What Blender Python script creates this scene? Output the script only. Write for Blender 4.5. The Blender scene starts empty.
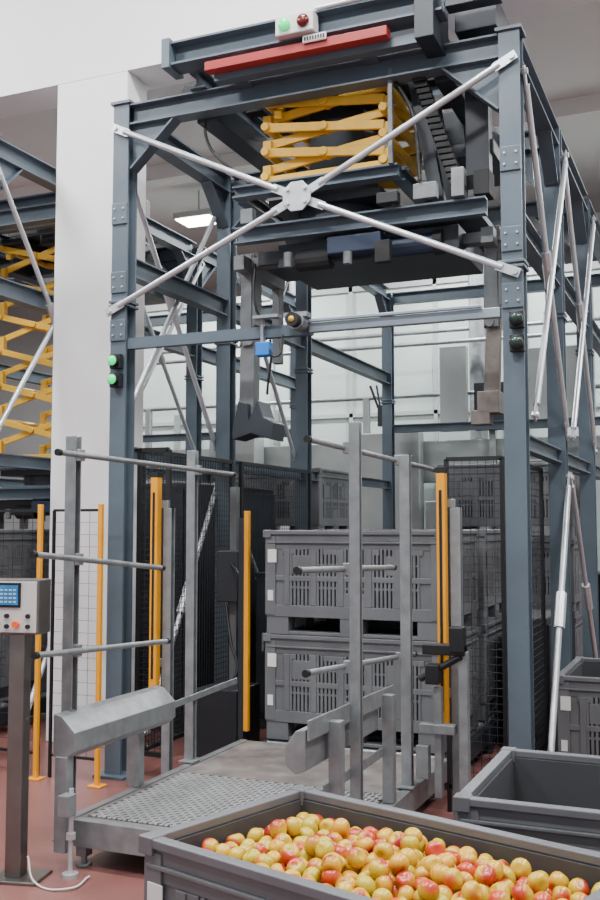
import bpy, bmesh, math, random
from mathutils import Vector, Matrix
random.seed(7)
S=bpy.context.scene
# ---------------------------------------------------------------- materials
def lin(c):
    return tuple(((x/255.)/12.92 if x/255.<=0.04045 else ((x/255.+0.055)/1.055)**2.4) for x in c)
def mat(name,col,rough=.5,metal=0.,var=.12,scale=6.,bump=0.,emit=0.,dirt=0.,spec=.5):
    m=bpy.data.materials.new(name); m.use_nodes=True
    nt=m.node_tree; b=nt.nodes['Principled BSDF']
    c=lin(col)
    b.inputs['Roughness'].default_value=rough; b.inputs['Metallic'].default_value=metal
    b.inputs['Specular IOR Level'].default_value=spec
    tc=nt.nodes.new('ShaderNodeTexCoord')
    n=nt.nodes.new('ShaderNodeTexNoise'); n.inputs['Scale'].default_value=scale; n.inputs['Detail'].default_value=5
    nt.links.new(tc.outputs['Object'],n.inputs['Vector'])
    r=nt.nodes.new('ShaderNodeValToRGB')
    r.color_ramp.elements[0].position=.3; r.color_ramp.elements[1].position=.7
    r.color_ramp.elements[0].color=tuple(x*(1-var) for x in c)+(1,)
    r.color_ramp.elements[1].color=tuple(min(1,x*(1+var)) for x in c)+(1,)
    nt.links.new(n.outputs['Fac'],r.inputs['Fac'])
    out=r.outputs['Color']
    if dirt>0:
        n2=nt.nodes.new('ShaderNodeTexNoise'); n2.inputs['Scale'].default_value=scale*.35; n2.inputs['Detail'].default_value=8; n2.inputs['Roughness'].default_value=.7
        nt.links.new(tc.outputs['Object'],n2.inputs['Vector'])
        r2=nt.nodes.new('ShaderNodeValToRGB'); r2.color_ramp.elements[0].position=.5; r2.color_ramp.elements[1].position=.75
        r2.color_ramp.elements[0].color=(0,0,0,1); r2.color_ramp.elements[1].color=(dirt,dirt,dirt,1)
        nt.links.new(n2.outputs['Fac'],r2.inputs['Fac'])
        mx=nt.nodes.new('ShaderNodeMix'); mx.data_type='RGBA'
        nt.links.new(r2.outputs['Color'],mx.inputs[0]); nt.links.new(out,mx.inputs[6])
        mx.inputs[7].default_value=tuple(x*.45 for x in c)+(1,)
        out=mx.outputs[2]
    nt.links.new(out,b.inputs['Base Color'])
    if bump>0:
        bp=nt.nodes.new('ShaderNodeBump'); bp.inputs['Strength'].default_value=bump; bp.inputs['Distance'].default_value=.01
        nt.links.new(n.outputs['Fac'],bp.inputs['Height']); nt.links.new(bp.outputs['Normal'],b.inputs['Normal'])
    if emit>0:
        b.inputs['Emission Color'].default_value=c+(1,); b.inputs['Emission Strength'].default_value=emit
    return m
BLUE=mat('steel_paint_bluegrey',(82,94,104),.42,.1,.10,3,dirt=.35)
BLUED=mat('steel_paint_dark',(38,43,50),.45,.1,.15,4)
GALV=mat('galvanized_steel',(142,146,148),.42,.55,.16,14,bump=.05,dirt=.3)
ROD=mat('zinc_rod',(196,200,203),.35,.55,.08,10)
ALU=mat('aluminium_profile',(150,162,172),.35,.5,.06,5)
STAIN=mat('stainless',(120,116,112),.3,.8,.1,8)
YEL=mat('yellow_paint',(220,172,50),.45,0,.10,6,dirt=.4)
YELP=mat('yellow_post_paint',(226,152,16),.45,0,.06,6)
BLK=mat('black_paint',(16,17,20),.5,0,.1,6)
WIRE=mat('black_wire',(34,36,40),.5,0,.1,6)
RUB=mat('black_rubber',(26,27,29),.7,0,.15,12)
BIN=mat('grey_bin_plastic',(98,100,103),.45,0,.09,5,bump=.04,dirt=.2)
BIN_SHADE=mat('grey_bin_plastic_slot_shade',(62,63,66),.6,0,.07,5)  # same bin plastic, coloured darker so the slots look shaded
BINR=mat('grey_bin_plastic_rim',(98,99,103),.4,0,.09,5,bump=.04)
WHITE=mat('white_label',(215,215,212),.5,0,.03,5)
RED=mat('red_duct',(150,32,30),.5,0,.08,6)
MOTB=mat('motor_blue',(28,42,64),.45,.1,.1,6)
SENB=mat('sensor_blue',(30,110,190),.4,0,.05,6)
RUST=mat('worn_gripper_steel',(108,100,96),.55,.4,.25,12,dirt=.7)
GRIP=mat('gripper_steel',(112,115,117),.45,.4,.15,9,dirt=.6)
WALLM=mat('white_wall_paint',(232,231,232),.8,0,.02,1.2)
GREYW=mat('grey_wall_paint',(175,178,177),.85,0,.04,.8)
CEIL=mat('ceiling_panel',(206,204,202),.85,0,.04,.6)
CABM=mat('cabinet_dark',(38,40,44),.5,0,.12,2)
CABG=mat('machine_panel_grey',(160,166,165),.4,.3,.15,1.5,dirt=.3)
GLASSP=mat('pale_partition_panel',(190,203,198),.22,0,.12,.8)
FLOOR=mat('red_resin_floor',(122,80,75),.35,0,.12,1.5,bump=.02,dirt=.4)
PLATE=mat('worn_steel_plate',(136,130,126),.42,.35,.28,7,bump=.08,dirt=.8)
GRATE=mat('grating_bright',(186,188,188),.4,.4,.1,20)
GREENL=mat('green_lamp_lens',(0,200,110),.3,0,.02,5,emit=1.6)
REDL=mat('red_lamp_lens',(90,10,10),.25,0,.02,5,emit=.05)
LAMPM=mat('lamp_tube',(255,250,235),.4,0,.0,5,emit=18)
SCREEN=mat('touch_screen',(30,100,150),.2,0,.3,30,emit=.7)
ORANGE=mat('orange_button',(230,90,20),.4,0,.02,5,emit=.3)
# ---------------------------------------------------------------- builders
def empty(name,loc=(0,0,0),rz=0.,rx=0.):
    e=bpy.data.objects.new(name,None); S.collection.objects.link(e); e.location=loc; e.rotation_euler=(rx,0,rz); e.empty_display_size=.1
    return e
class P:
    """one named part mesh built from shaped primitives"""
    def __init__(s,name,m,parent=None,bevel=0.,smooth=False):
        s.n=name;s.m=m;s.p=parent;s.bv=bevel;s.sm=smooth;s.bm=bmesh.new()
    def box(s,c,d,R=None):
        M=Matrix.Translation(c)
        if R is not None: M=M@R.to_4x4()
        M=M@Matrix.Diagonal((d[0],d[1],d[2],1))
        bmesh.ops.create_cube(s.bm,size=1,matrix=M); return s
    def bb(s,x0,x1,y0,y1,z0,z1):
        return s.box(((x0+x1)/2,(y0+y1)/2,(z0+z1)/2),(abs(x1-x0),abs(y1-y0),abs(z1-z0)))
    def frame(s,p0,p1,up):
        p0=Vector(p0);p1=Vector(p1);x=(p1-p0).normalized();u=Vector(up)
        if abs(x.dot(u))>.98: u=Vector((0,1,0)) if abs(x.y)<.9 else Vector((1,0,0))
        y=u.cross(x).normalized(); z=x.cross(y)
        return p0,p1,Matrix((x,y,z)).transposed()
    def beam(s,p0,p1,w,h,up=(0,0,1)):
        a,b,R=s.frame(p0,p1,up)
        return s.box((a+b)/2,((b-a).length,w,h),R)
    def prof(s,p0,p1,pts,up=(0,0,1)):
        a,b,R=s.frame(p0,p1,up)
        v0=[s.bm.verts.new(a+R@Vector((0,y,z))) for y,z in pts]
        v1=[s.bm.verts.new(b+R@Vector((0,y,z))) for y,z in pts]
        n=len(pts)
        for i in range(n): s.bm.faces.new((v0[i],v0[(i+1)%n],v1[(i+1)%n],v1[i]))
        s.bm.faces.new(v0); s.bm.faces.new(v1[::-1]); return s
    def hbeam(s,p0,p1,w,h,t=.012,up=(0,0,1)):
        W=w/2;H=h/2
        pts=[(-W,-H),(W,-H),(W,-H+t),(t/2,-H+t),(t/2,H-t),(W,H-t),(W,H),(-W,H),(-W,H-t),(-t/2,H-t),(-t/2,-H+t),(-W,-H+t)]
        return s.prof(p0,p1,pts,up)
    def chan(s,p0,p1,w,h,t=.01,up=(0,0,1),flip=1):
        W=w/2*flip;H=h/2;t2=t*flip
        return s.prof(p0,p1,[(-W,-H),(W,-H),(W,-H+t),(-W+t2,-H+t),(-W+t2,H-t),(W,H-t),(W,H),(-W,H)],up)
    def tube(s,p0,p1,r,seg=14,r2=None):
        a,b,R=s.frame(p0,p1,(0,0,1)); r2=r if r2 is None else r2
        Q=Matrix.Translation((a+b)/2)@R.to_4x4()@Matrix.Rotation(math.pi/2,4,'Y')
        bmesh.ops.create_cone(s.bm,cap_ends=True,segments=seg,radius1=r,radius2=r2,depth=(b-a).length,matrix=Q); return s
    def ball(s,c,r,sc=(1,1,1),u=14,v=9):
        bmesh.ops.create_uvsphere(s.bm,u_segments=u,v_segments=v,radius=r,matrix=Matrix.Translation(c)@Matrix.Diagonal((*sc,1))); return s
    def poly(s,pts,th):
        th=Vector(th); a=[s.bm.verts.new(Vector(p)) for p in pts]; b=[s.bm.verts.new(Vector(p)+th) for p in pts]
        n=len(pts)
        for i in range(n): s.bm.faces.new((a[i],a[(i+1)%n],b[(i+1)%n],b[i]))
        s.bm.faces.new(a[::-1]); s.bm.faces.new(b); return s
    def done(s):
        bmesh.ops.recalc_face_normals(s.bm,faces=s.bm.faces[:])
        me=bpy.data.meshes.new(s.n); s.bm.to_mesh(me); s.bm.free(); me.materials.append(s.m)
        o=bpy.data.objects.new(s.n,me); S.collection.objects.link(o)
        if s.p: o.parent=s.p
        if s.sm:
            for f in me.polygons: f.use_smooth=True
        if s.bv>0:
            md=o.modifiers.new('bevel','BEVEL'); md.width=s.bv; md.segments=2; md.limit_method='ANGLE'; md.angle_limit=math.radians(40)
        if s.sm:
            try: me.set_sharp_from_angle(angle=math.radians(40))
            except Exception: pass
        return o
def cable(name,pts,r,m,parent):
    cu=bpy.data.curves.new(name,'CURVE'); cu.dimensions='3D'; cu.bevel_depth=r; cu.bevel_resolution=2
    sp=cu.splines.new('BEZIER'); sp.bezier_points.add(len(pts)-1)
    for b,p in zip(sp.bezier_points,pts):
        b.co=p; b.handle_left_type='AUTO'; b.handle_right_type='AUTO'
    cu.materials.append(m); o=bpy.data.objects.new(name,cu); S.collection.objects.link(o); o.parent=parent; return o
# ---------------------------------------------------------------- room
P('floor',FLOOR).bb(-16,6,-3,20,-.1,0).done()
P('wall_back',GREYW).bb(-16,6,18,18.2,0,6.6).done()
P('wall_left',GREYW).bb(-16.2,-16,-3,20,0,8).done()
P('wall_right',GREYW).bb(6,6.2,-3,20,0,8).done()
P('ceiling',CEIL).bb(-16,6,7.0,18.2,6.6,6.8).done()
lw=P('wall_lintel',WALLM); lw.bb(-16,6,6.6,6.98,5.33,8.2); lw.done()
P('ceiling_front',CEIL).bb(-16,6,-3,6.6,8,8.2).done()
P('wall_column',WALLM,bevel=.01).bb(-4.98,-4.3,6.6,6.9,0,5.33).done()
tr=P('trim_1',CEIL)
for y in (11.5,16): tr.bb(-16,6,y,y+.3,6.4,6.6)
tr.done()
e=empty('glazed_partition')
pa=P('panels',GLASSP,e); fr=P('mullions',GREYW,e); 
x=-9.0
while x<3:
    pa.bb(x+.03,x+1.27,14.0,14.04,1.1,5.2); fr.bb(x-.03,x+.03,13.96,14.08,0,5.3); x+=1.3
fr.bb(-9,3,13.96,14.08,1.0,1.1); fr.bb(-9,3,13.96,14.08,5.2,5.3); fr.bb(-9,3,13.96,14.08,3.3,3.36); fr.bb(-9,3,13.98,14.06,0,1.0)
pa.done();fr.done()
e=empty('fruit_sorting_line')
g=P('side_panels',CABG,e,bevel=.01); d=P('underframe',BLUED,e); pi=P('pipes',GALV,e,smooth=True); st=P('stainless_posts',CABG,e)
g.bb(-8,1.5,12.7,12.76,2.25,2.8); g.bb(-8,1.5,13.4,13.46,2.35,2.75); g.bb(-8,1.5,12.76,13.4,2.35,2.39)
x=-7.8
while x<1.5:
    st.bb(x-.04,x+.04,12.62,12.7,0,3.4); st.bb(x-.04,x+.04,13.46,13.54,0,3.4); d.bb(x-.04,x+.04,12.7,13.46,1.2,1.3); x+=1.7
for z,y in ((3.4,12.66),(4.15,13.0),(4.35,13.2)): pi.tube((-8,y,z),(1.5,y,z),.03,10)
pi.tube((-3.0,13.2,0),(-3.0,13.2,5.6),.12,16); pi.tube((-5.6,13.2,3.4),(-5.6,13.2,6.5),.16,16)
g.bb(-4.5,-3.6,12.4,12.62,.1,2.9); g.bb(-2.6,-1.9,12.4,12.62,.1,2.5); g.bb(-6.6,-5.9,12.3,12.62,.1,2.9); g.bb(-3.5,-2.7,12.3,12.62,.1,2.0)
d.bb(-8,1.5,12.75,13.4,.2,1.1); d.bb(-2.9,-2.45,12.5,12.62,2.9,3.5)
g.bb(-2.45,-1.6,12.45,12.62,2.9,3.9); g.bb(-3.35,-3.0,12.5,12.62,2.9,4.0); st.bb(-1.5,-1.42,12.5,12.62,2.8,4.6)
# cable spray hanging in front of the glass
for a in (-.16,-.07,.05,.15): d.beam((-4.15+a*.3,12.55,3.25),(-4.15+a,12.55,3.55),.02,.03)
d.bb(-4.2,-4.1,12.52,12.58,3.0,3.28)
for o in (g,d,pi,st): o.done()
# ---------------------------------------------------------------- portal frame
XL,XR=-3.865,-1.12
YS=[5.92,7.5,9.2,11.95]
def portal(dx):
    e=empty('bin_stacker_portal_frame',(dx,0,0))
    po=P('posts',BLUE,e); be=P('beams',BLUE,e); pl=P('splice_plates',BLUE,e,bevel=.003); bo=P('bolts',ROD,e)
    for X in (XL,XR):
        for i,Y in enumerate(YS):
            zt=4.68 if i<2 else 4.62
            po.hbeam((X,Y,0),(X,Y,zt),.125,.125,.014,up=(0,1,0))
            pl.bb(X-.12,X+.12,Y-.12,Y+.12,0,.02)
            for z in (3.22,):
                pl.bb(X-.075,X+.075,Y-.08,Y+.08,z,z+.018); pl.bb(X-.075,X+.075,Y-.08,Y+.08,z+.03,z+.048)
            if i==0:
                for zc in (3.02,3.36,3.85):
                    pl.bb(X-.062,X+.062,Y-.074,Y-.062,zc-.04,zc+.11)
                    for a in (-.035,.035):
                        for b in (0,.07): bo.tube((X+a,Y-.084,zc+b),(X+a,Y-.074,zc+b),.007,6)
        for i in range(3):
            y0,y1=YS[i]+.07,YS[i+1]-.07
            be.hbeam((X,y0,4.6),(X,y1,4.6),.12,.15,.012)
            be.hbeam((X,y0,3.53),(X,y1,3.53),.1,.14,.01)
            be.hbeam((X,y0,2.2),(X,y1,2.2),.08,.1,.01)
            for s,yy in ((1,y0),(-1,y1)):
                be.poly([(X-.012,yy,4.53),(X-.012,yy+s*.3,4.53),(X-.012,yy,4.22)],(.024,0,0))
                be.beam((X,yy,4.23),(X,yy+s*.31,4.53),.1,.014)
    for i,Y in enumerate(YS):
        if i==3: 
            be.hbeam((XL+.07,Y,2.9),(XR-.07,Y,2.9),.08,.1)
            be.hbeam((XL+.07,Y,4.55),(XR-.07,Y,4.55),.1,.14)
            continue
        be.hbeam((XL+.07,Y,4.6),(XR-.07,Y,4.6),.12,.15,.012)
        for s,xx in ((1,XL+.07),(-1,XR-.07)):
            be.poly([(xx,Y-.012,4.53),(xx+s*.34,Y-.012,4.53),(xx,Y-.012,4.2)],(0,.024,0))
            be.beam((xx,Y,4.21),(xx+s*.35,Y,4.53),.1,.014)
    be.beam((XL+.07,5.9,2.96),(-2.42,5.9,2.96),.06,.075)
    be.bb(XL-.08,XL+.08,5.84,6.0,4.68,4.70); be.bb(XR-.08,XR+.08,5.84,6.0,4.68,4.70)
    po.done();be.done();pl.done();bo.done()
    al=P('crossbar_profile',ALU,e,bevel=.004); al.beam((-2.42,5.87,2.96),(XR-.075,5.87,2.96),.05,.06); al.beam((-2.5,5.83,3.0),(-1.3,5.83,3.0),.03,.02); al.done()
    rd=P('tie_rods',ROD,e,smooth=True)
    def rod(a,b,r=.021,tb=False):
        a=Vector(a);b=Vector(b); d=(b-a).normalized(); rd.tube(a+d*.08,b-d*.08,r)
        u=(0,1,0) if abs(d.x)>.1 else (1,0,0)
        rd.beam(a-d*.03,a+d*.12,.055,.012,up=u); rd.beam(b-d*.12,b+d*.03,.055,.012,up=u)
        for q in (a,b): rd.tube(Vector(q)-Vector(u)*.02,Vector(q)+Vector(u)*.02,.02,8)
        if tb:
            m=(a+b)/2; rd.tube(m-d*.13,m+d*.13,r*1.7,8); 
    yf=5.835; C=Vector((-2.49,yf,3.82))
    for q in ((XL-.03,yf,4.5),(XR+.02,yf,4.5),(XL-.06,yf,3.19),(XR+.02,yf,3.19)):
        d=(C-Vector(q)).normalized(); rod(Vector(q),C-d*.08)
    for X in (XL-.075,XR+.075):
        for i in (0,1):
            y0,y1=YS[i]+.03,YS[i+1]-.03
            rod((X,y0,4.45),(X,y1,2.35),.02,True); rod((X+.03,y1,4.45),(X+.03,y0,2.35),.02)
        rod((X,YS[1],2.05),(X,YS[0]+.5,.2),.022,True); rod((X,YS[1]+.1,2.05),(X,YS[2],.2),.02,True)
    rd.done()
    cp=P('tie_rod_centre_plate',ROD,e,bevel=.003)
    cp.poly([(C.x+.105*math.cos(math.radians(22.5+45*k)),yf-.03,C.z+.105*math.sin(math.radians(22.5+45*k))) for k in range(8)],(0,.014,0))
    for sx in (-1,1):
        for sz in (-1,1): cp.tube((C.x+sx*.06,yf-.045,C.z+sz*.045),(C.x+sx*.06,yf-.03,C.z+sz*.045),.014,6)
    cp.done()
    return e
main=portal(0); twin=portal(-4.0)
def lamp(name,x,y,z,m):
    e=empty(name,(x,y,z)); b=P('housing',BLK,e,bevel=.004); b.bb(-.042,.042,0,.05,-.05,.05); b.tube((0,-.03,0),(0,.0,0),.04,18); b.done()
    l=P('lens',m,e,smooth=True); l.ball((0,-.03,0),.034,(1,.7,1)); l.done()
DARKL=mat('dark_lamp_lens',(30,50,45),.25,0,.02,5)
lamp('signal_lamp',XL+.01,5.80,2.83,GREENL); lamp('signal_lamp',XL+.01,5.80,2.70,GREENL)
lamp('signal_lamp',XR+.03,5.80,2.90,DARKL); lamp('signal_lamp',XR+.03,5.80,2.76,DARKL)
e=empty('barcode_sensor'); s=P('bracket',GALV,e); s.bb(-2.56,-2.4,5.76,5.84,3.02,3.05); s.tube((-2.47,5.74,2.99),(-2.47,5.84,2.99),.055,18); s.done()
s=P('body',BLK,e,smooth=True); s.tube((-2.47,5.68,2.99),(-2.47,5.745,2.99),.045,18); s.done()
s=P('lens',YEL,e,smooth=True); s.ball((-2.47,5.68,2.99),.02); s.done()
e=empty('photoelectric_sensor'); s=P('body',SENB,e,bevel=.006); s.bb(-2.77,-2.67,5.78,5.85,2.79,2.88); s.done()
s=P('bracket',GALV,e); s.bb(-2.76,-2.74,5.84,5.87,2.86,3.05); s.bb(-2.8,-2.62,5.80,5.87,3.04,3.06); s.done()
cable('cable',[(-2.68,5.8,2.84),(-2.63,5.8,2.78),(-2.6,5.84,2.93)],.006,BLK,e)
# ---------------------------------------------------------------- lifting carriage
def carriage(dx,dy,n,sh,lamps=True):
    e=empty('scissor_lift_bin_gripper_carriage',(dx,dy,0))
    fr=P('travel_frame',BLUE,e); dk=P('dark_frame_parts',BLUED,e,bevel=.004); bl=P('wheels_and_drives',RUB,e,bevel=.004)
    ye=P('scissor_arms',YEL,e,bevel=.004); ga=P('gripper_structure',GRIP,e,bevel=.003)
    fr.hbeam((-3.36,5.74,4.87),(-1.48,5.74,4.87),.16,.16,.014)
    fr.hbeam((-3.36,7.0,4.87),(-1.48,7.0,4.87),.16,.16,.014)
    fr.bb(-3.05,-1.62,5.72,5.80,4.645,4.705)
    fr.hbeam((-3.24,5.83,4.74),(-3.24,6.92,4.74),.12,.12); fr.hbeam((-1.6,5.83,4.74),(-1.6,6.92,4.74),.12,.12)
    fr.bb(-3.41,-3.35,5.64,5.84,4.77,4.97)
    fr.hbeam((-2.9,5.82,4.7),(-2.9,6.92,4.7),.1,.1); fr.hbeam((-2.0,5.82,4.7),(-2.0,6.92,4.7),.1,.1)
    dk.bb(-1.64,-1.52,5.62,5.98,4.62,4.93); dk.bb(-1.47,-1.14,5.7,5.8,4.82,4.91); dk.bb(-1.46,-1.2,5.9,6.3,4.75,4.95)
    dk.bb(-3.32,-3.16,5.98,7.4,4.50,4.66); dk.bb(-1.62,-1.5,6.0,7.4,4.50,4.66)
    dk.bb(-1.45,-1.3,6.1,6.2,3.9,4.6); dk.bb(-1.6,-1.28,6.15,6.8,4.05,4.14); dk.bb(-1.85,-1.6,6.7,6.8,3.8,4.6)
    for y in (6.1,6.8):
        for X in (-3.42,-1.40):
            bl.tube((X-.05,y,4.76),(X+.05,y,4.76),.08,18)
    bl.tube((-3.0,6.4,4.80),(-2.6,6.4,4.80),.09,16); bl.bb(-2.6,-2.35,6.3,6.5,4.72,4.9)
    bl.bb(-2.35,-2.15,6.05,6.9,4.58,4.68); bl.bb(-2.85,-2.6,6.05,6.9,4.6,4.68); bl.bb(-3.1,-1.7,6.3,6.4,4.66,4.74); bl.bb(-3.1,-1.7,6.7,6.8,4.66,4.74)
    dk.bb(-3.0,-1.9,6.15,6.65,4.70,4.73)
    zt=4.57; x0,x1=-2.80,-1.96
    for y in (6.02,6.72):
        for i in range(n):
            a=zt-i*sh; b=a-sh*.62
            ye.beam((x0,y,a),(x1,y,b),.025,.06); ye.beam((x0,y+.05,b),(x1,y+.05,a),.025,.06)
            ye.tube(((x0+x1)/2,y-.03,(a+b)/2),((x0+x1)/2,y+.08,(a+b)/2),.03,12)
            for X in (x0,x1): ye.beam((X,y+.025,b+.02),(X,y+.025,a-sh-.02),.06,.055,up=(0,1,0))
    for i in range(n+1):
        z=zt-i*sh
        for X in (x0,x1): ye.tube((X,5.98,z),(X,6.80,z),.03,12)
    ye.beam((-2.86,6.5,4.78),(-2.70,5.98,4.46),.05,.05); ye.bb(x0-.03,x1+.03,6.0,6.1,zt-n*sh-.05,zt-n*sh)
    ye.beam((-2.25,6.3,4.72),(-1.95,6.5,4.5),.05,.05)
    zb=zt-n*sh; d=zb-4.05
    def Z(z): return z+d
    if n<5: dk.bb(-2.6,-2.2,6.3,6.6,Z(3.95),4.6)     # hydraulic cylinder block inside the scissor
    fr.hbeam((-3.02,5.98,Z(3.95)),(-1.85,5.98,Z(3.95)),.1,.08); fr.hbeam((-3.02,6.85,Z(3.95)),(-1.85,6.85,Z(3.95)),.1,.08)
    fr.hbeam((-3.0,6.04,Z(3.95)),(-3.0,6.8,Z(3.95)),.08,.08); fr.hbeam((-1.87,6.04,Z(3.95)),(-1.87,6.8,Z(3.95)),.08,.08)
    dk.bb(-2.8,-2.0,6.05,6.75,Z(3.84),Z(3.90))
    dk.tube((-2.4,6.4,Z(3.74)),(-2.4,6.4,Z(3.86)),.3,24)
    fr.bb(-2.78,-1.4,6.05,6.85,Z(3.70),Z(3.74)); fr.chan((-3.02,6.0,Z(3.66)),(-1.3,6.0,Z(3.66)),.07,.11,.012,flip=-1); fr.chan((-3.02,6.9,Z(3.66)),(-1.3,6.9,Z(3.66)),.07,.11,.012)
    dk.bb(-2.75,-1.5,6.1,6.8,Z(3.44),Z(3.6)); dk.bb(-2.95,-2.75,6.2,6.7,Z(3.5),Z(3.6))
    for y in (6.1,6.55):
        dk.beam((-1.78,y,4.62),(-1.62,y,Z(3.72)),.09,.06,up=(0,1,0))
    for k in range(20):
        t=k/19.; bl.box((-1.72+.26*t,5.98,4.56-.78*t+ (d*t)),(.085,.08,.032))
    ga.bb(-1.90,-1.87,5.9,5.93,Z(3.98),4.6)
    # small fittings: brackets, valves, terminal boxes
    ga.bb(-1.75,-1.60,5.94,6.0,Z(3.74),Z(3.84)); ga.bb(-1.50,-1.42,5.92,6.0,Z(3.72),Z(3.90)); ga.bb(-2.95,-2.86,5.92,5.98,Z(3.72),Z(3.82))
    bl.bb(-1.98,-1.84,5.9,5.97,Z(3.73),Z(3.80)); bl.bb(-1.38,-1.28,6.0,6.15,Z(3.74),Z(3.9))
    for sx,X in ((-1,-3.05),(1,-1.32)):
        y=6.3
        ga.bb(X-.035,X+.035,y-.07,y+.07,Z(2.95),Z(3.6))
        ga.poly([(X-.05,y-.06,Z(3.6)),(X+.05,y-.06,Z(3.6)),(X+.06,y-.06,Z(3.1)),(X-.06,y-.06,Z(2.95))],(0,.12,0))
        if sx<0: ga.poly([(X-.06,y-.05,Z(3.0)),(X+.05,y-.05,Z(3.0)),(X+.04,y-.05,Z(2.42)),(X-.07,y-.05,Z(2.36))],(0,.1,0))
        ga.tube((X-.02*sx,y-.08,Z(2.98)),(X-.02*sx,y+.08,Z(2.98)),.03,12)
        ga.bb(X-.04,X+.04,6.1,6.8,Z(3.46),Z(3.56)); ga.bb(X-.03,X+.03,6.72,6.8,Z(2.9),Z(3.5))
    ga.bb(-3.1,-2.55,6.22,6.32,Z(3.5),Z(3.57)); ga.bb(-1.85,-1.26,6.22,6.32,Z(3.5),Z(3.57))
    cl=P('gripper_claw',BLUED,e,bevel=.006)
    X=-3.05;y=6.3
    cl.poly([(X-.10,y-.1,Z(2.33)),(X-.05,y-.1,Z(2.56)),(X+.02,y-.1,Z(2.54)),(X+.03,y-.1,Z(2.42)),(X+.10,y-.1,Z(2.56)),(X+.14,y-.1,Z(2.44)),(X+.22,y-.1,Z(2.40)),(X+.21,y-.1,Z(2.28)),(X+.05,y-.1,Z(2.33)),(X-.09,y-.1,Z(2.29))],(0,.2,0))
    cl.done()
    ru=P('gripper_finger',RUST,e,bevel=.004); ru.bb(-1.42,-1.28,6.2,6.36,Z(2.40),Z(2.54)); ru.bb(-1.46,-1.34,6.2,6.3,Z(2.33),Z(2.42)); ru.poly([(-1.36,6.25,Z(3.1)),(-1.27,6.25,Z(3.1)),(-1.29,6.25,Z(2.5)),(-1.39,6.25,Z(2.5))],(0,.05,0)); ru.done()
    mo=P('gearmotor',MOTB,e,bevel=.01); mo.bb(-2.35,-1.98,5.98,6.3,Z(3.46),Z(3.58)); mo.tube((-1.98,6.12,Z(3.5)),(-1.65,6.12,Z(3.5)),.07,18); mo.done()
    bl.tube((-1.66,6.12,Z(3.5)),(-1.6,6.12,Z(3.5)),.08,16); bl.tube((-2.6,6.1,Z(3.47)),(-2.36,6.1,Z(3.47)),.07,14)
    ga.tube((-2.62,5.97,Z(3.5)),(-2.62,5.97,Z(3.4)),.03,10); ga.tube((-2.2,5.97,Z(3.46)),(-2.2,5.97,Z(3.38)),.03,10)
    bl.bb(-2.0,-1.9,5.92,5.98,Z(3.36),Z(3.5))
    for o in (fr,dk,bl,ye,ga): o.done()
    r=P('red_cable_duct',RED,e,bevel=.003); r.bb(-3.08,-1.82,5.64,5.72,4.69,4.75); r.done()
    if lamps:
        w=P('lamp_box',CEIL,e,bevel=.008); w.bb(-2.55,-2.29,5.60,5.70,4.80,4.93); w.bb(-2.37,-2.21,5.62,5.635,4.73,4.78); w.done()
        g=P('green_lens',GREENL,e,smooth=True); g.ball((-2.485,5.59,4.865),.042,(1,.6,1)); g.done()
        g=P('red_lens',REDL,e,smooth=True); g.ball((-2.355,5.59,4.865),.042,(1,.6,1)); g.done()
        t=P('label_text',BLK,e)
        for k in range(8): t.bb(-2.357+.018*k,-2.346+.018*k,5.616,5.62,4.743,4.767)
        t.done()
        r=P('conduit',ROD,e,smooth=True); r.tube((-2.3,5.66,4.96),(-1.5,5.66,4.97),.016,10); r.done()
    cable('hose',[(-3.2,6.0,4.7),(-3.25,5.98,4.4),(-2.9,5.95,Z(4.0))],.01,BLK,e)
    cable('hose',[(-1.9,5.95,4.6),(-1.75,5.93,4.3),(-1.7,5.93,Z(3.85))],.012,BLK,e)
    cable('hose',[(-2.95,6.15,Z(3.5)),(-2.93,6.12,Z(3.2)),(-2.86,6.2,Z(3.0)),(-2.9,6.25,Z(2.6))],.009,BLK,e)
    return e
carriage(0,0,3,.173)
carriage(-4.05,2.2,6,.36,False)
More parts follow.
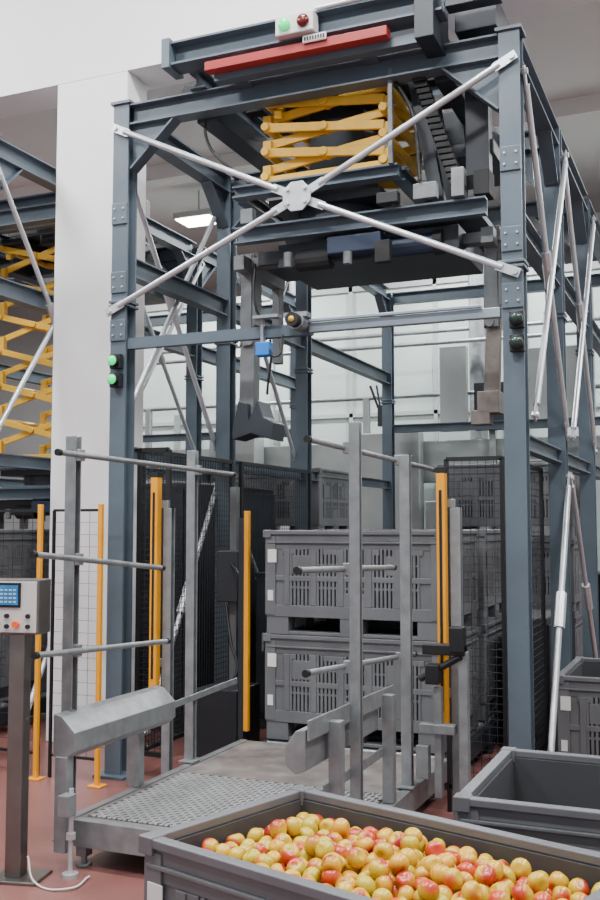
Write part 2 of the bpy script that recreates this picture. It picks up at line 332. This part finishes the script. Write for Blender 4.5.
# ---------------------------------------------------------------- plastic box pallets
def pbin(name,loc,rz,w,d,h,fine=True):
    e=empty(name,loc,rz)
    b=P('body',BIN,e,bevel=.003); i=P('inner_shell',BIN_SHADE,e); rm=P('rim',BINR,e,bevel=.004)
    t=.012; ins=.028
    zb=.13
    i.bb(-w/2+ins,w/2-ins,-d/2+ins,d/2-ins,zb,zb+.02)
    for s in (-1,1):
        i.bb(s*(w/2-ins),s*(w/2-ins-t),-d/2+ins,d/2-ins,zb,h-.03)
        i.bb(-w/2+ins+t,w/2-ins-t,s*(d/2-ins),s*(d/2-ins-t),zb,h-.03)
    for k in range(4):
        L,D=(w,d) if k%2==0 else (d,w)
        R=Matrix.Rotation(k*math.pi/2,3,'Z')
        def sb(x0,x1,z0,z1,o0=0.,o1=ins,q=b):
            c=R@Vector(((x0+x1)/2,-D/2+(o0+o1)/2,(z0+z1)/2)); q.box(c,(abs(x1-x0),abs(o1-o0),z1-z0),R)
        sb(-L/2+.03,L/2-.03,h-.028,h,-.012,ins+.004,rm)
        sb(-L/2+.01,L/2-.01,h-.075,h-.028,.002)
        sb(-L/2+.01,L/2-.01,h-.088,h-.075,-.008)
        sb(-L/2+.01,L/2-.01,h-.13,h-.088,.006)
        sb(-L/2+.01,L/2-.01,zb-.01,zb+.07,.0)
        for s in (-1,1):
            sb(s*(L/2),s*(L/2-.075),zb,h-.04,-.004)
            sb(s*(L/2-.075),s*(L/2-.16),zb,h-.04,.010)
        za,zz=zb+.07,h-.13; zm=za+(zz-za)*.48
        sb(-L/2+.07,L/2-.07,zm-.018,zm+.018,.002)
        xs=-L/2+.16; nb=int((L-.32)/.028)
        st=(L-.32)/nb
        for j in range(nb+1):
            wd=.018 if j%7 else .04
            x=xs+j*st
            sb(x-wd/2,x+wd/2,za,zz,.004 if j%7 else -.002)
        for f in (-.27,.27):
            sb(L*f-.09,L*f+.09,zm+.03,zz-.04,.003)
        for f in (-.36,-.12,.12,.36):
            sb(L*f-.05,L*f+.05,zz-.035,zz,.0035)
        sb(-L/2+.16,L/2-.16,zm-.07,zm-.055,.006); sb(-L/2+.16,L/2-.16,zm+.09,zm+.10,.006)
        sb(-.1,.1,za,za+.09,.003)
        for s in (-1,0,1):
            c=s*(L/2-.09); sb(c-.08,c+.08,0,zb,.004,.13)
        sb(-L/2+.01,L/2-.01,0,.022,.01,.12)
    for sx in (-1,1):
        for sy in (-1,1): rm.bb(sx*(w/2+.016),sx*(w/2-.045),sy*(d/2+.016),sy*(d/2-.045),h-.05,h+.004)
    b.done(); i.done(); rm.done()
    l=P('label',WHITE,e); l.bb(-w/2+.02,-w/2+.085,-d/2-.008,-d/2-.004,h-.22,h-.13)
    if fine: l.bb(-w/2+.02,-w/2+.06,-d/2-.008,-d/2-.004,zb+.1,zb+.17)
    l.done()
    return e
BH=.715
def stack(cx,cy,n,z0=.235,w=1.26,d=1.0,rz=0):
    for k in range(n): pbin('plastic_pallet_bin',(cx,cy,z0+k*BH),rz,w,d,BH-.003)
stack(-2.33,6.86,2)
stack(-2.33,8.06,2)
stack(-4.45,10.0,3,.14)
stack(-1.93,10.0,3,.14)
stack(-3.17,10.0,2,.14)
stack(-7.6,9.6,2,.0)
stack(-6.2,7.0,2,.235)
stack(-.55,11.4,3,.0)
stack(-.42,7.3,1,.0)
pbin('plastic_pallet_bin',(-.33,4.06,0),0,1.18,.86,.72)
pbin('plastic_pallet_bin',(.3,5.6,0),0,1.2,1.0,.7)
# ---------------------------------------------------------------- conveyors
def conveyor(x0,x1,y0,y1,zt,name='roller_conveyor'):
    e=empty(name); f=P('side_frames',BLUED,e); r=P('rollers',GALV,e,smooth=True); g=P('legs',BLUED,e)
    for X in (x0,x1): f.chan((X,y0,zt-.09),(X,y1,zt-.09),.05,.12)
    y=y0+.08
    while y<y1-.05: r.tube((x0+.03,y,zt-.04),(x1-.03,y,zt-.04),.035,12); y+=.14
    y=y0+.15
    while y<y1:
        for X in (x0,x1): g.bb(X-.03,X+.03,y-.03,y+.03,0,zt-.14)
        y+=1.1
    f.done();r.done();g.done()
conveyor(-2.98,-1.68,6.32,9.2,.235)
conveyor(-6.9,-5.5,6.3,9.0,.235)
conveyor(-5.2,-1.25,9.45,10.6,.14)
def cabinet(name,x0,x1,y0,y1,z1,m=CABM):
    e=empty(name); s=P('body',m,e,bevel=.01); s.bb(x0,x1,y0,y1,.1,z1); s.bb(x0+.02,x1-.02,y0+.02,y1-.02,0,.1); s.done()
    s=P('doors',BLUED,e,bevel=.004); n=max(1,int((x1-x0)/.6))
    for k in range(n):
        a=x0+(x1-x0)*k/n; b=x0+(x1-x0)*(k+1)/n; s.bb(a+.02,b-.02,y0-.02,y0-.002,.14,z1-.05)
    n=max(1,int((y1-y0)/.6))
    for k in range(n):
        a=y0+(y1-y0)*k/n; b=y0+(y1-y0)*(k+1)/n; s.bb(x1+.002,x1+.02,a+.02,b-.02,.14,z1-.05)
    s.done()
    s=P('handles',GALV,e); s.bb(x0+.08,x0+.1,y0-.04,y0-.02,z1*.5,z1*.5+.15); s.done()
cabinet('darkening_cabinet',-5.0,-4.1,7.25,9.0,2.05)  # invented cabinet, added to darken the background behind the side mesh
cabinet('dark_machine_base',-3.68,-3.2,7.7,8.9,1.3)
cabinet('dark_machine_base',-1.58,-1.26,7.7,9.1,1.0)  # invented base, added to darken the bright floor on the right
e=empty('pneumatic_valve_island'); s=P('post',GRIP,e,bevel=.003); s.bb(-3.62,-3.56,7.1,7.16,0,2.0); s.done()
s=P('body',CABM,e,bevel=.01); s.bb(-3.68,-3.5,7.0,7.1,1.1,1.5); s.bb(-3.64,-3.3,6.6,7.0,0,.5); s.done()
cable('hose',[(-3.6,7.0,1.1),(-3.5,6.9,.8),(-3.4,6.8,.6),(-3.45,6.75,.5)],.012,BLK,e)
cable('hose',[(-3.55,7.0,1.4),(-3.35,6.85,1.2),(-3.34,6.8,.7),(-3.36,6.75,.5)],.012,BLK,e)
# ---------------------------------------------------------------- infeed platform
e=empty('infeed_platform')
PX0,PX1,PY0,PY1,PZ=-3.05,-1.7,4.32,6.28,.23
s=P('plate',PLATE,e); s.bb(PX0,PX1,PY0,PY1,PZ-.02,PZ); s.done()
g=P('tread_grid',GRATE,e)
def clipseg(c,sg):
    ax0,ax1,ay0,ay1=PX0+.04,PX1-.04,PY0+.04,PY0+1.0
    pts=[]
    for X in (ax0,ax1):
        Y=sg*X+c
        if ay0<=Y<=ay1: pts.append((X,Y))
    for Y in (ay0,ay1):
        X=(Y-c)/sg
        if ax0<X<ax1: pts.append((X,Y))
    if len(pts)>=2:
        a,b=pts[0],pts[1]
        if (a[0]-b[0])**2+(a[1]-b[1])**2>.0009: g.beam((a[0],a[1],PZ+.003),(b[0],b[1],PZ+.003),.015,.005)
k=-12.
while k<14:
    clipseg(k,1.); clipseg(k,-1.); k+=.06
g.done()
s=P('tread_base',CABM,e); s.bb(PX0+.03,PX1-.03,PY0+.03,PY0+1.01,PZ,PZ+.001); s.done()
s=P('edge_frame',GALV,e,bevel=.003)
s.chan((PX0,PY0-.03,PZ-.06),(PX1,PY0-.03,PZ-.06),.05,.13,flip=1); s.chan((PX0-.03,PY0-.05,PZ-.06),(PX0-.03,PY1,PZ-.06),.05,.13); s.chan((PX1+.03,PY0-.05,PZ-.06),(PX1+.03,PY1,PZ-.06),.05,.13)
for X in (PX0+.04,PX1-.04):
    for Y in (PY0-.0,5.2,PY1-.1): s.bb(X-.03,X+.03,Y-.03,Y+.03,.05,PZ-.1); s.tube((X,Y,.01),(X,Y,.1),.015,8); s.tube((X,Y,0),(X,Y,.015),.04,14)
s.done()
# ---------------------------------------------------------------- guide rails each side
def guide(name,X,side,ups,bars,big):
    e=empty(name); u=P('uprights',GALV,e,bevel=.003); b=P('guide_pipes',GALV,e,smooth=True); c=P('pipe_caps',BLK,e,smooth=True)
    for (Y,z0,z1,w) in ups: 
        u.chan((X,Y,z0),(X,Y,z1),w,w*.8,.006,up=(0,1,0)); u.bb(X-.05,X+.05,Y-.06,Y+.06,z0,z0+.012)
    Xp=X+side*.06
    for (y0,z0,y1,z1) in bars:
        b.tube((Xp,y0,z0),(Xp,y1,z1),.015,12); c.tube((Xp,y0-.02,z0),(Xp,y0+.005,z0),.018,12); c.tube((Xp,y1-.005,z1),(Xp,y1+.02,z1),.018,12)
        for (Y,a,bb_,w) in ups:
            if y0<Y<y1: 
                z=z0+(z1-z0)*(Y-y0)/(y1-y0); u.bb(min(X,Xp),max(X,Xp),Y-.02,Y+.02,z-.03,z+.03)
    h=P('sheet_guide_cover',GALV,e,bevel=.004)
    if big:
        pr=[(X-side*.0,.765),(X+side*.05,.755),(X+side*.13,.68),(X+side*.13,.59),(X+side*.08,.55),(X-side*.0,.56)]
        h.poly([(x,4.17,z) for x,z in pr],(0,.98,0)) 
        h.beam((X+side*.05,5.15,.63),(X+side*.05,6.1,.66),.012,.04)
    else:
        pr=[(X+side*.05,.80),(X+side*.10,.79),(X+side*.15,.72),(X+side*.15,.64),(X+side*.10,.60),(X+side*.05,.62)]
        h.poly([(x,4.14,z) for x,z in pr],(0,1.0,0))
        h.beam((X+side*.03,4.12,.80),(X+side*.03,5.34,.78),.012,.09)
        h.beam((X+side*.03,4.3,.50),(X+side*.03,5.34,.50),.012,.05)
        u.bb(X-.03,X+.03,5.14,5.2,.24,.8); u.bb(X-.03,X+.03,4.36,4.42,.24,.8)
    h.done()
    if big: u.bb(X+.02,X+.09,4.16,4.22,.1,.56); u.bb(X-.04,X+.04,4.9,4.96,.24,.56)
    u.done();b.done();c.done()
guide('infeed_side_guide',-3.1,1,[(4.30,.12,2.16,.065),(5.56,.24,2.17,.06)],[(4.1,2.06,6.0,2.04),(3.92,1.56,5.09,1.45),(3.95,1.08,5.16,1.02)],True)
guide('infeed_side_guide',-1.68,-1,[(4.66,.24,2.21,.055),(5.5,.24,2.1,.06)],[(4.2,2.09,6.3,2.06),(4.08,1.5,5.45,1.46),(4.18,1.04,5.84,.93)],False)
e=empty('levelling_foot'); s=P('screw',ROD,e,smooth=True); s.tube((-2.97,4.15,.02),(-2.97,4.15,.42),.012,10); s.tube((-2.97,4.15,.0),(-2.97,4.15,.02),.04,16); s.tube((-2.97,4.15,.18),(-2.97,4.15,.21),.025,6); s.done()
s=P('bracket_plate',GALV,e,bevel=.003); s.bb(-3.0,-2.94,4.08,4.15,.30,.40); s.done()
def ycol(x,y,z0,z1):
    e=empty('light_curtain_column'); s=P('profile',YELP,e,bevel=.006); s.bb(x-.026,x+.026,y-.03,y+.03,z0,z1); s.done()
    s=P('optic_strip',BLK,e); s.bb(x-.008,x+.008,y-.033,y-.03,z0+.08,z1-.1); s.bb(x-.028,x+.028,y-.032,y+.032,z1,z1+.03); s.bb(x-.028,x+.028,y-.032,y+.032,z0-.03,z0); s.done()
    g=P('stand',GALV,e,bevel=.003); g.chan((x+.07,y+.05,0),(x+.07,y+.05,z1-.2),.06,.05,.005,up=(0,1,0)); g.bb(x-.05,x+.12,y-.02,y+.12,0,.012)
    for z in (z0+.15,z1-.2): g.bb(x-.02,x+.07,y+.03,y+.06,z,z+.05)
    g.done(); return e
ycol(-3.4,5.62,.64,2.01); ycol(-1.5,5.62,.57,2.0)
e=empty('light_curtain_column'); s=P('profile',YELP,e,bevel=.004); s.bb(-3.15,-3.115,6.4,6.44,.26,1.8); s.done(); s=P('stand',BLUED,e); s.bb(-3.19,-3.15,6.4,6.46,0,1.75); s.done()
e=empty('pneumatic_stop_latch'); s=P('body',BLK,e,bevel=.008); s.bb(-1.58,-1.34,5.46,5.54,.98,1.04); s.bb(-1.56,-1.48,5.44,5.52,.82,.93); s.bb(-1.42,-1.34,5.44,5.52,1.0,1.14); s.tube((-1.6,5.48,.84),(-1.36,5.48,.98),.02,10); s.done()
s=P('bracket',GALV,e,bevel=.003); s.bb(-1.52,-1.48,5.48,5.54,.2,.8); s.bb(-1.60,-1.40,5.46,5.54,.55,.6); s.bb(-1.38,-1.33,5.48,5.54,0,1.0); s.bb(-1.62,-1.55,5.46,5.52,.3,.48); s.done()
# ---------------------------------------------------------------- wire mesh fences
def mesh_panel(name,a,b,z0,z1,pitch=.05,fr=.03,wt=.0035,mid=None):
    e=empty(name); f=P('frame',BLK,e); w=P('wires',WIRE,e)
    A=Vector((a[0],a[1],0));B=Vector((b[0],b[1],0));d=(B-A);L=d.length;d/=L
    for z in (z0,z1): f.beam(A+Vector((0,0,z)),B+Vector((0,0,z)),fr,fr)
    for q in (A,B): f.beam(q+Vector((0,0,0)),q+Vector((0,0,z1)),fr,fr)
    if mid: f.beam(A+Vector((0,0,mid)),B+Vector((0,0,mid)),fr*.8,fr*.8)
    n=int(L/pitch)
    for k in range(1,n):
        q=A+d*(L*k/n); w.beam(q+Vector((0,0,z0)),q+Vector((0,0,z1)),wt,wt)
    n=int((z1-z0)/pitch)
    for k in range(1,n):
        z=z0+(z1-z0)*k/n; w.beam(A+Vector((0,0,z)),B+Vector((0,0,z)),wt,wt)
    f.done();w.done(); return e
mesh_panel('safety_mesh_fence',(-3.76,6.03),(-3.76,7.40),.15,2.22,.04)
mesh_panel('safety_mesh_fence',(-3.76,7.58),(-3.76,9.1),.15,2.22,.05,.03,.003)
mesh_panel('safety_mesh_fence',(-3.75,5.98),(-3.52,5.98),.15,2.22,.04)
mesh_panel('safety_mesh_fence',(-1.56,5.96),(-1.22,5.96),.15,2.1,.045,.025,.003)
mesh_panel('safety_mesh_fence',(-1.23,6.03),(-1.23,7.40),.15,2.1,.05,.025,.003)
mesh_panel('safety_mesh_fence',(-3.87,5.70),(-4.26,5.70),.15,1.8,.08,.018,.0022)
mesh_panel('safety_mesh_fence',(-4.36,5.70),(-5.6,5.70),.15,1.8,.08,.018,.0022)
for x in (-3.82,-4.31):
    e=empty('yellow_fence_post'); s=P('post',YELP,e,bevel=.003); s.bb(x-.015,x+.015,5.60,5.63,.012,1.84); s.bb(x-.05,x+.05,5.57,5.66,0,.012); s.done()
# ---------------------------------------------------------------- control panel
e=empty('control_panel_pedestal',(-3.17,3.98,0),math.radians(12))
s=P('enclosure',STAIN,e,bevel=.008); s.bb(-.2,.10,.0,.14,1.17,1.435); s.done()
s=P('column',STAIN,e,bevel=.004); s.bb(-.065,.015,.03,.11,.015,1.17); s.bb(-.12,.12,-.03,.17,0,.015); s.done()
s=P('face_plate',CEIL,e,bevel=.002); s.bb(-.19,.09,-.006,0,1.18,1.425); s.done()
s=P('screen_bezel',BLK,e,bevel=.003); s.bb(-.16,.01,-.014,-.006,1.30,1.42); s.done()
s=P('screen',SCREEN,e); s.bb(-.148,-.002,-.017,-.014,1.313,1.408); s.done()
t=P('screen_text',WHITE,e)
for k in range(4):
    for j in range(6): t.bb(-.14+.023*j,-.126+.023*j,-.019,-.0175,1.325+.019*k,1.331+.019*k)
t.done()
s=P('emergency_stop_button',ORANGE,e,smooth=True); s.tube((-.01,-.03,1.22),(-.01,-.006,1.22),.016,14); s.done()
s=P('buttons',RUB,e,smooth=True)
for x,z in ((-.06,1.26),(-.11,1.225),(.05,1.26),(.05,1.21),(-.06,1.21)): s.tube((x,-.02,z),(x,-.006,z),.011,12)
s.done()
cable('supply_cable',[(.03,.08,.1),(.12,-.02,.015),(.3,-.05,.012),(.33,.12,.012)],.005,CEIL,e)
e=empty('red_floor_bollard',(-3.34,3.86,0)); s=P('base',RED,e,bevel=.01); s.tube((0,0,0),(0,0,.22),.05,18); s.tube((0,0,0),(0,0,.02),.08,18); s.done()
# ---------------------------------------------------------------- apple bin
rz=math.radians(-17.0)
W,D,Hb=1.28,.74,.75
cx=-1.665+ .956*W/2+.292*D/2; cy=2.71-.292*W/2+.956*D/2
ab=pbin('apple_harvest_bin',(cx,cy,0),rz,W,D,Hb)
def apples(name):
    base=bmesh.new(); bmesh.ops.create_uvsphere(base,u_segments=14,v_segments=10,radius=1)
    vb=[v.co.copy() for v in base.verts]; fb=[[v.index for v in f.verts] for f in base.faces]; base.free()
    for v in vb:
        r=math.hypot(v.x,v.y)
        dip=.38*math.exp(-(r/.33)**2)
        v.z=(v.z*.93-(dip if v.z>0 else -dip*.7))
        k=1.0+.05*(1 if v.z>0 else -1)*abs(v.z); v.x*=k; v.y*=k
    V=[];F=[];B=[];Hh=[]
    def add(c,r):
        ax=Vector((random.gauss(0,1),random.gauss(0,1),random.gauss(0,1))).normalized()
        R=ax.to_track_quat('Z','Y').to_matrix()
        bd=Vector((random.gauss(0,1),random.gauss(0,1),random.gauss(.1,1))).normalized()
        th=random.uniform(-.3,.85); hue=random.random(); o=len(V)
        for v in vb:
            q=R@v; V.append((c[0]+q.x*r,c[1]+q.y*r,c[2]+q.z*r))
            B.append(max(0,min(1,(q.normalized().dot(bd)-th)*1.6+.25))); Hh.append(hue)
        for f in fb: F.append([i+o for i in f])
    iw,idp=W-.10,D-.10; rr=.031
    ny=int(idp/(rr*1.85)); nx=int(iw/(rr*2.0))
    def H(x,y): return Hb-.085+.03*math.exp(-((x/.5)**2+(y/.32)**2))-.03*max(0,x)
    for lay in range(3):
        for j in range(ny):
            for i in range(nx):
                x=-iw/2+rr+ (i+(.5 if (j+lay)%2 else 0))*(iw-2*rr)/(nx-.5)+random.uniform(-.006,.006)
                y=-idp/2+rr+j*(idp-2*rr)/(ny-1)+random.uniform(-.006,.006)
                add((x,y,H(x,y)-lay*.05+random.uniform(-.014,.014)),rr*random.uniform(.92,1.08))
    for k in range(34):
        x=random.gauss(0,.3);y=random.gauss(0,.13)
        if abs(x)>.5 or abs(y)>.24: continue
        add((x,y,H(x,y)+.04),rr)
    me=bpy.data.meshes.new(name); me.from_pydata(V,[],F)
    for nm,dat in (('blush',B),('hue',Hh)):
        a=me.attributes.new(nm,'FLOAT','POINT'); a.data.foreach_set('value',dat)
    for p in me.polygons: p.use_smooth=True
    m=bpy.data.materials.new('apple_skin'); m.use_nodes=True; nt=m.node_tree; b=nt.nodes['Principled BSDF']
    b.inputs['Roughness'].default_value=.25
    ab_=nt.nodes.new('ShaderNodeAttribute'); ab_.attribute_name='blush'; ah=nt.nodes.new('ShaderNodeAttribute'); ah.attribute_name='hue'
    r1=nt.nodes.new('ShaderNodeValToRGB'); r1.color_ramp.elements[0].color=lin((182,166,30))+(1,); r1.color_ramp.elements[1].color=lin((212,158,34))+(1,)
    r2=nt.nodes.new('ShaderNodeValToRGB'); r2.color_ramp.elements[0].color=lin((192,60,30))+(1,); r2.color_ramp.elements[1].color=lin((150,14,22))+(1,)
    nt.links.new(ah.outputs['Fac'],r1.inputs['Fac']); nt.links.new(ah.outputs['Fac'],r2.inputs['Fac'])
    n=nt.nodes.new('ShaderNodeTexNoise'); n.inputs['Scale'].default_value=60; tc=nt.nodes.new('ShaderNodeTexCoord'); nt.links.new(tc.outputs['Object'],n.inputs['Vector'])
    mm=nt.nodes.new('ShaderNodeMath'); mm.operation='MULTIPLY_ADD'; nt.links.new(n.outputs['Fac'],mm.inputs[0]); mm.inputs[1].default_value=.5; mm.inputs[2].default_value=-.25
    m2=nt.nodes.new('ShaderNodeMath'); m2.operation='ADD'; m2.use_clamp=True; nt.links.new(ab_.outputs['Fac'],m2.inputs[0]); nt.links.new(mm.outputs[0],m2.inputs[1])
    mx=nt.nodes.new('ShaderNodeMix'); mx.data_type='RGBA'; nt.links.new(m2.outputs[0],mx.inputs[0]); nt.links.new(r1.outputs['Color'],mx.inputs[6]); nt.links.new(r2.outputs['Color'],mx.inputs[7])
    nt.links.new(mx.outputs[2],b.inputs['Base Color'])
    me.materials.append(m); o=bpy.data.objects.new(name,me); S.collection.objects.link(o); return o
ap=apples('apples'); ap.parent=ab
# ---------------------------------------------------------------- lamps
def fixture(x,y,z,power,sx=1.2,sy=.3,col=(.97,.98,1.0),m=LAMPM):
    e=empty('ceiling_lamp',(x,y,z)); h=P('housing',GREYW,e); h.bb(-sx/2,sx/2,-sy/2,sy/2,0,.08); h.done()
    t=P('tube',m,e); t.bb(-sx/2+.03,sx/2-.03,-sy/2+.03,sy/2-.03,-.02,0); t.done()
    h=P('hanger',GREYW,e); h.bb(-.01,.01,-.01,.01,.08,.45); h.done()
    l=bpy.data.lights.new('lamp_light','AREA'); l.shape='RECTANGLE'; l.size=sx; l.size_y=sy; l.energy=power; l.color=col
    o=bpy.data.objects.new('lamp_light',l); S.collection.objects.link(o); o.parent=e; o.location=(0,0,-.04)
fixture(-6.9,12.5,6.1,260,.6,.45)
for x in (-11,-2.9,1.6): fixture(x,12.5,6.1,260)
fixture(-4.6,9.9,6.15,150)  # added lamp, hidden behind the carriage, brightens the rear bin stacks
for x in (-9,1.8): fixture(x,8.5,6.1,240)
for x in (-7,-2.5,2.0):  # unseen area lights in lamp housings, added to light the front evenly
    for y in (1.0,4.2): fixture(x,y,7.5,320,1.6,.5)
w=bpy.data.worlds.new('world'); S.world=w; w.use_nodes=True
w.node_tree.nodes['Background'].inputs[0].default_value=(.88,.93,1,1); w.node_tree.nodes['Background'].inputs[1].default_value=.8
# ---------------------------------------------------------------- camera
cam=bpy.data.cameras.new('camera'); co=bpy.data.objects.new('camera',cam); S.collection.objects.link(co); S.camera=co
cam.sensor_fit='VERTICAL'; cam.sensor_height=36; cam.sensor_width=24; cam.lens=40
co.location=(0,0,1.7); co.rotation_euler=(math.radians(90)+math.atan(.075),0,math.radians(23))
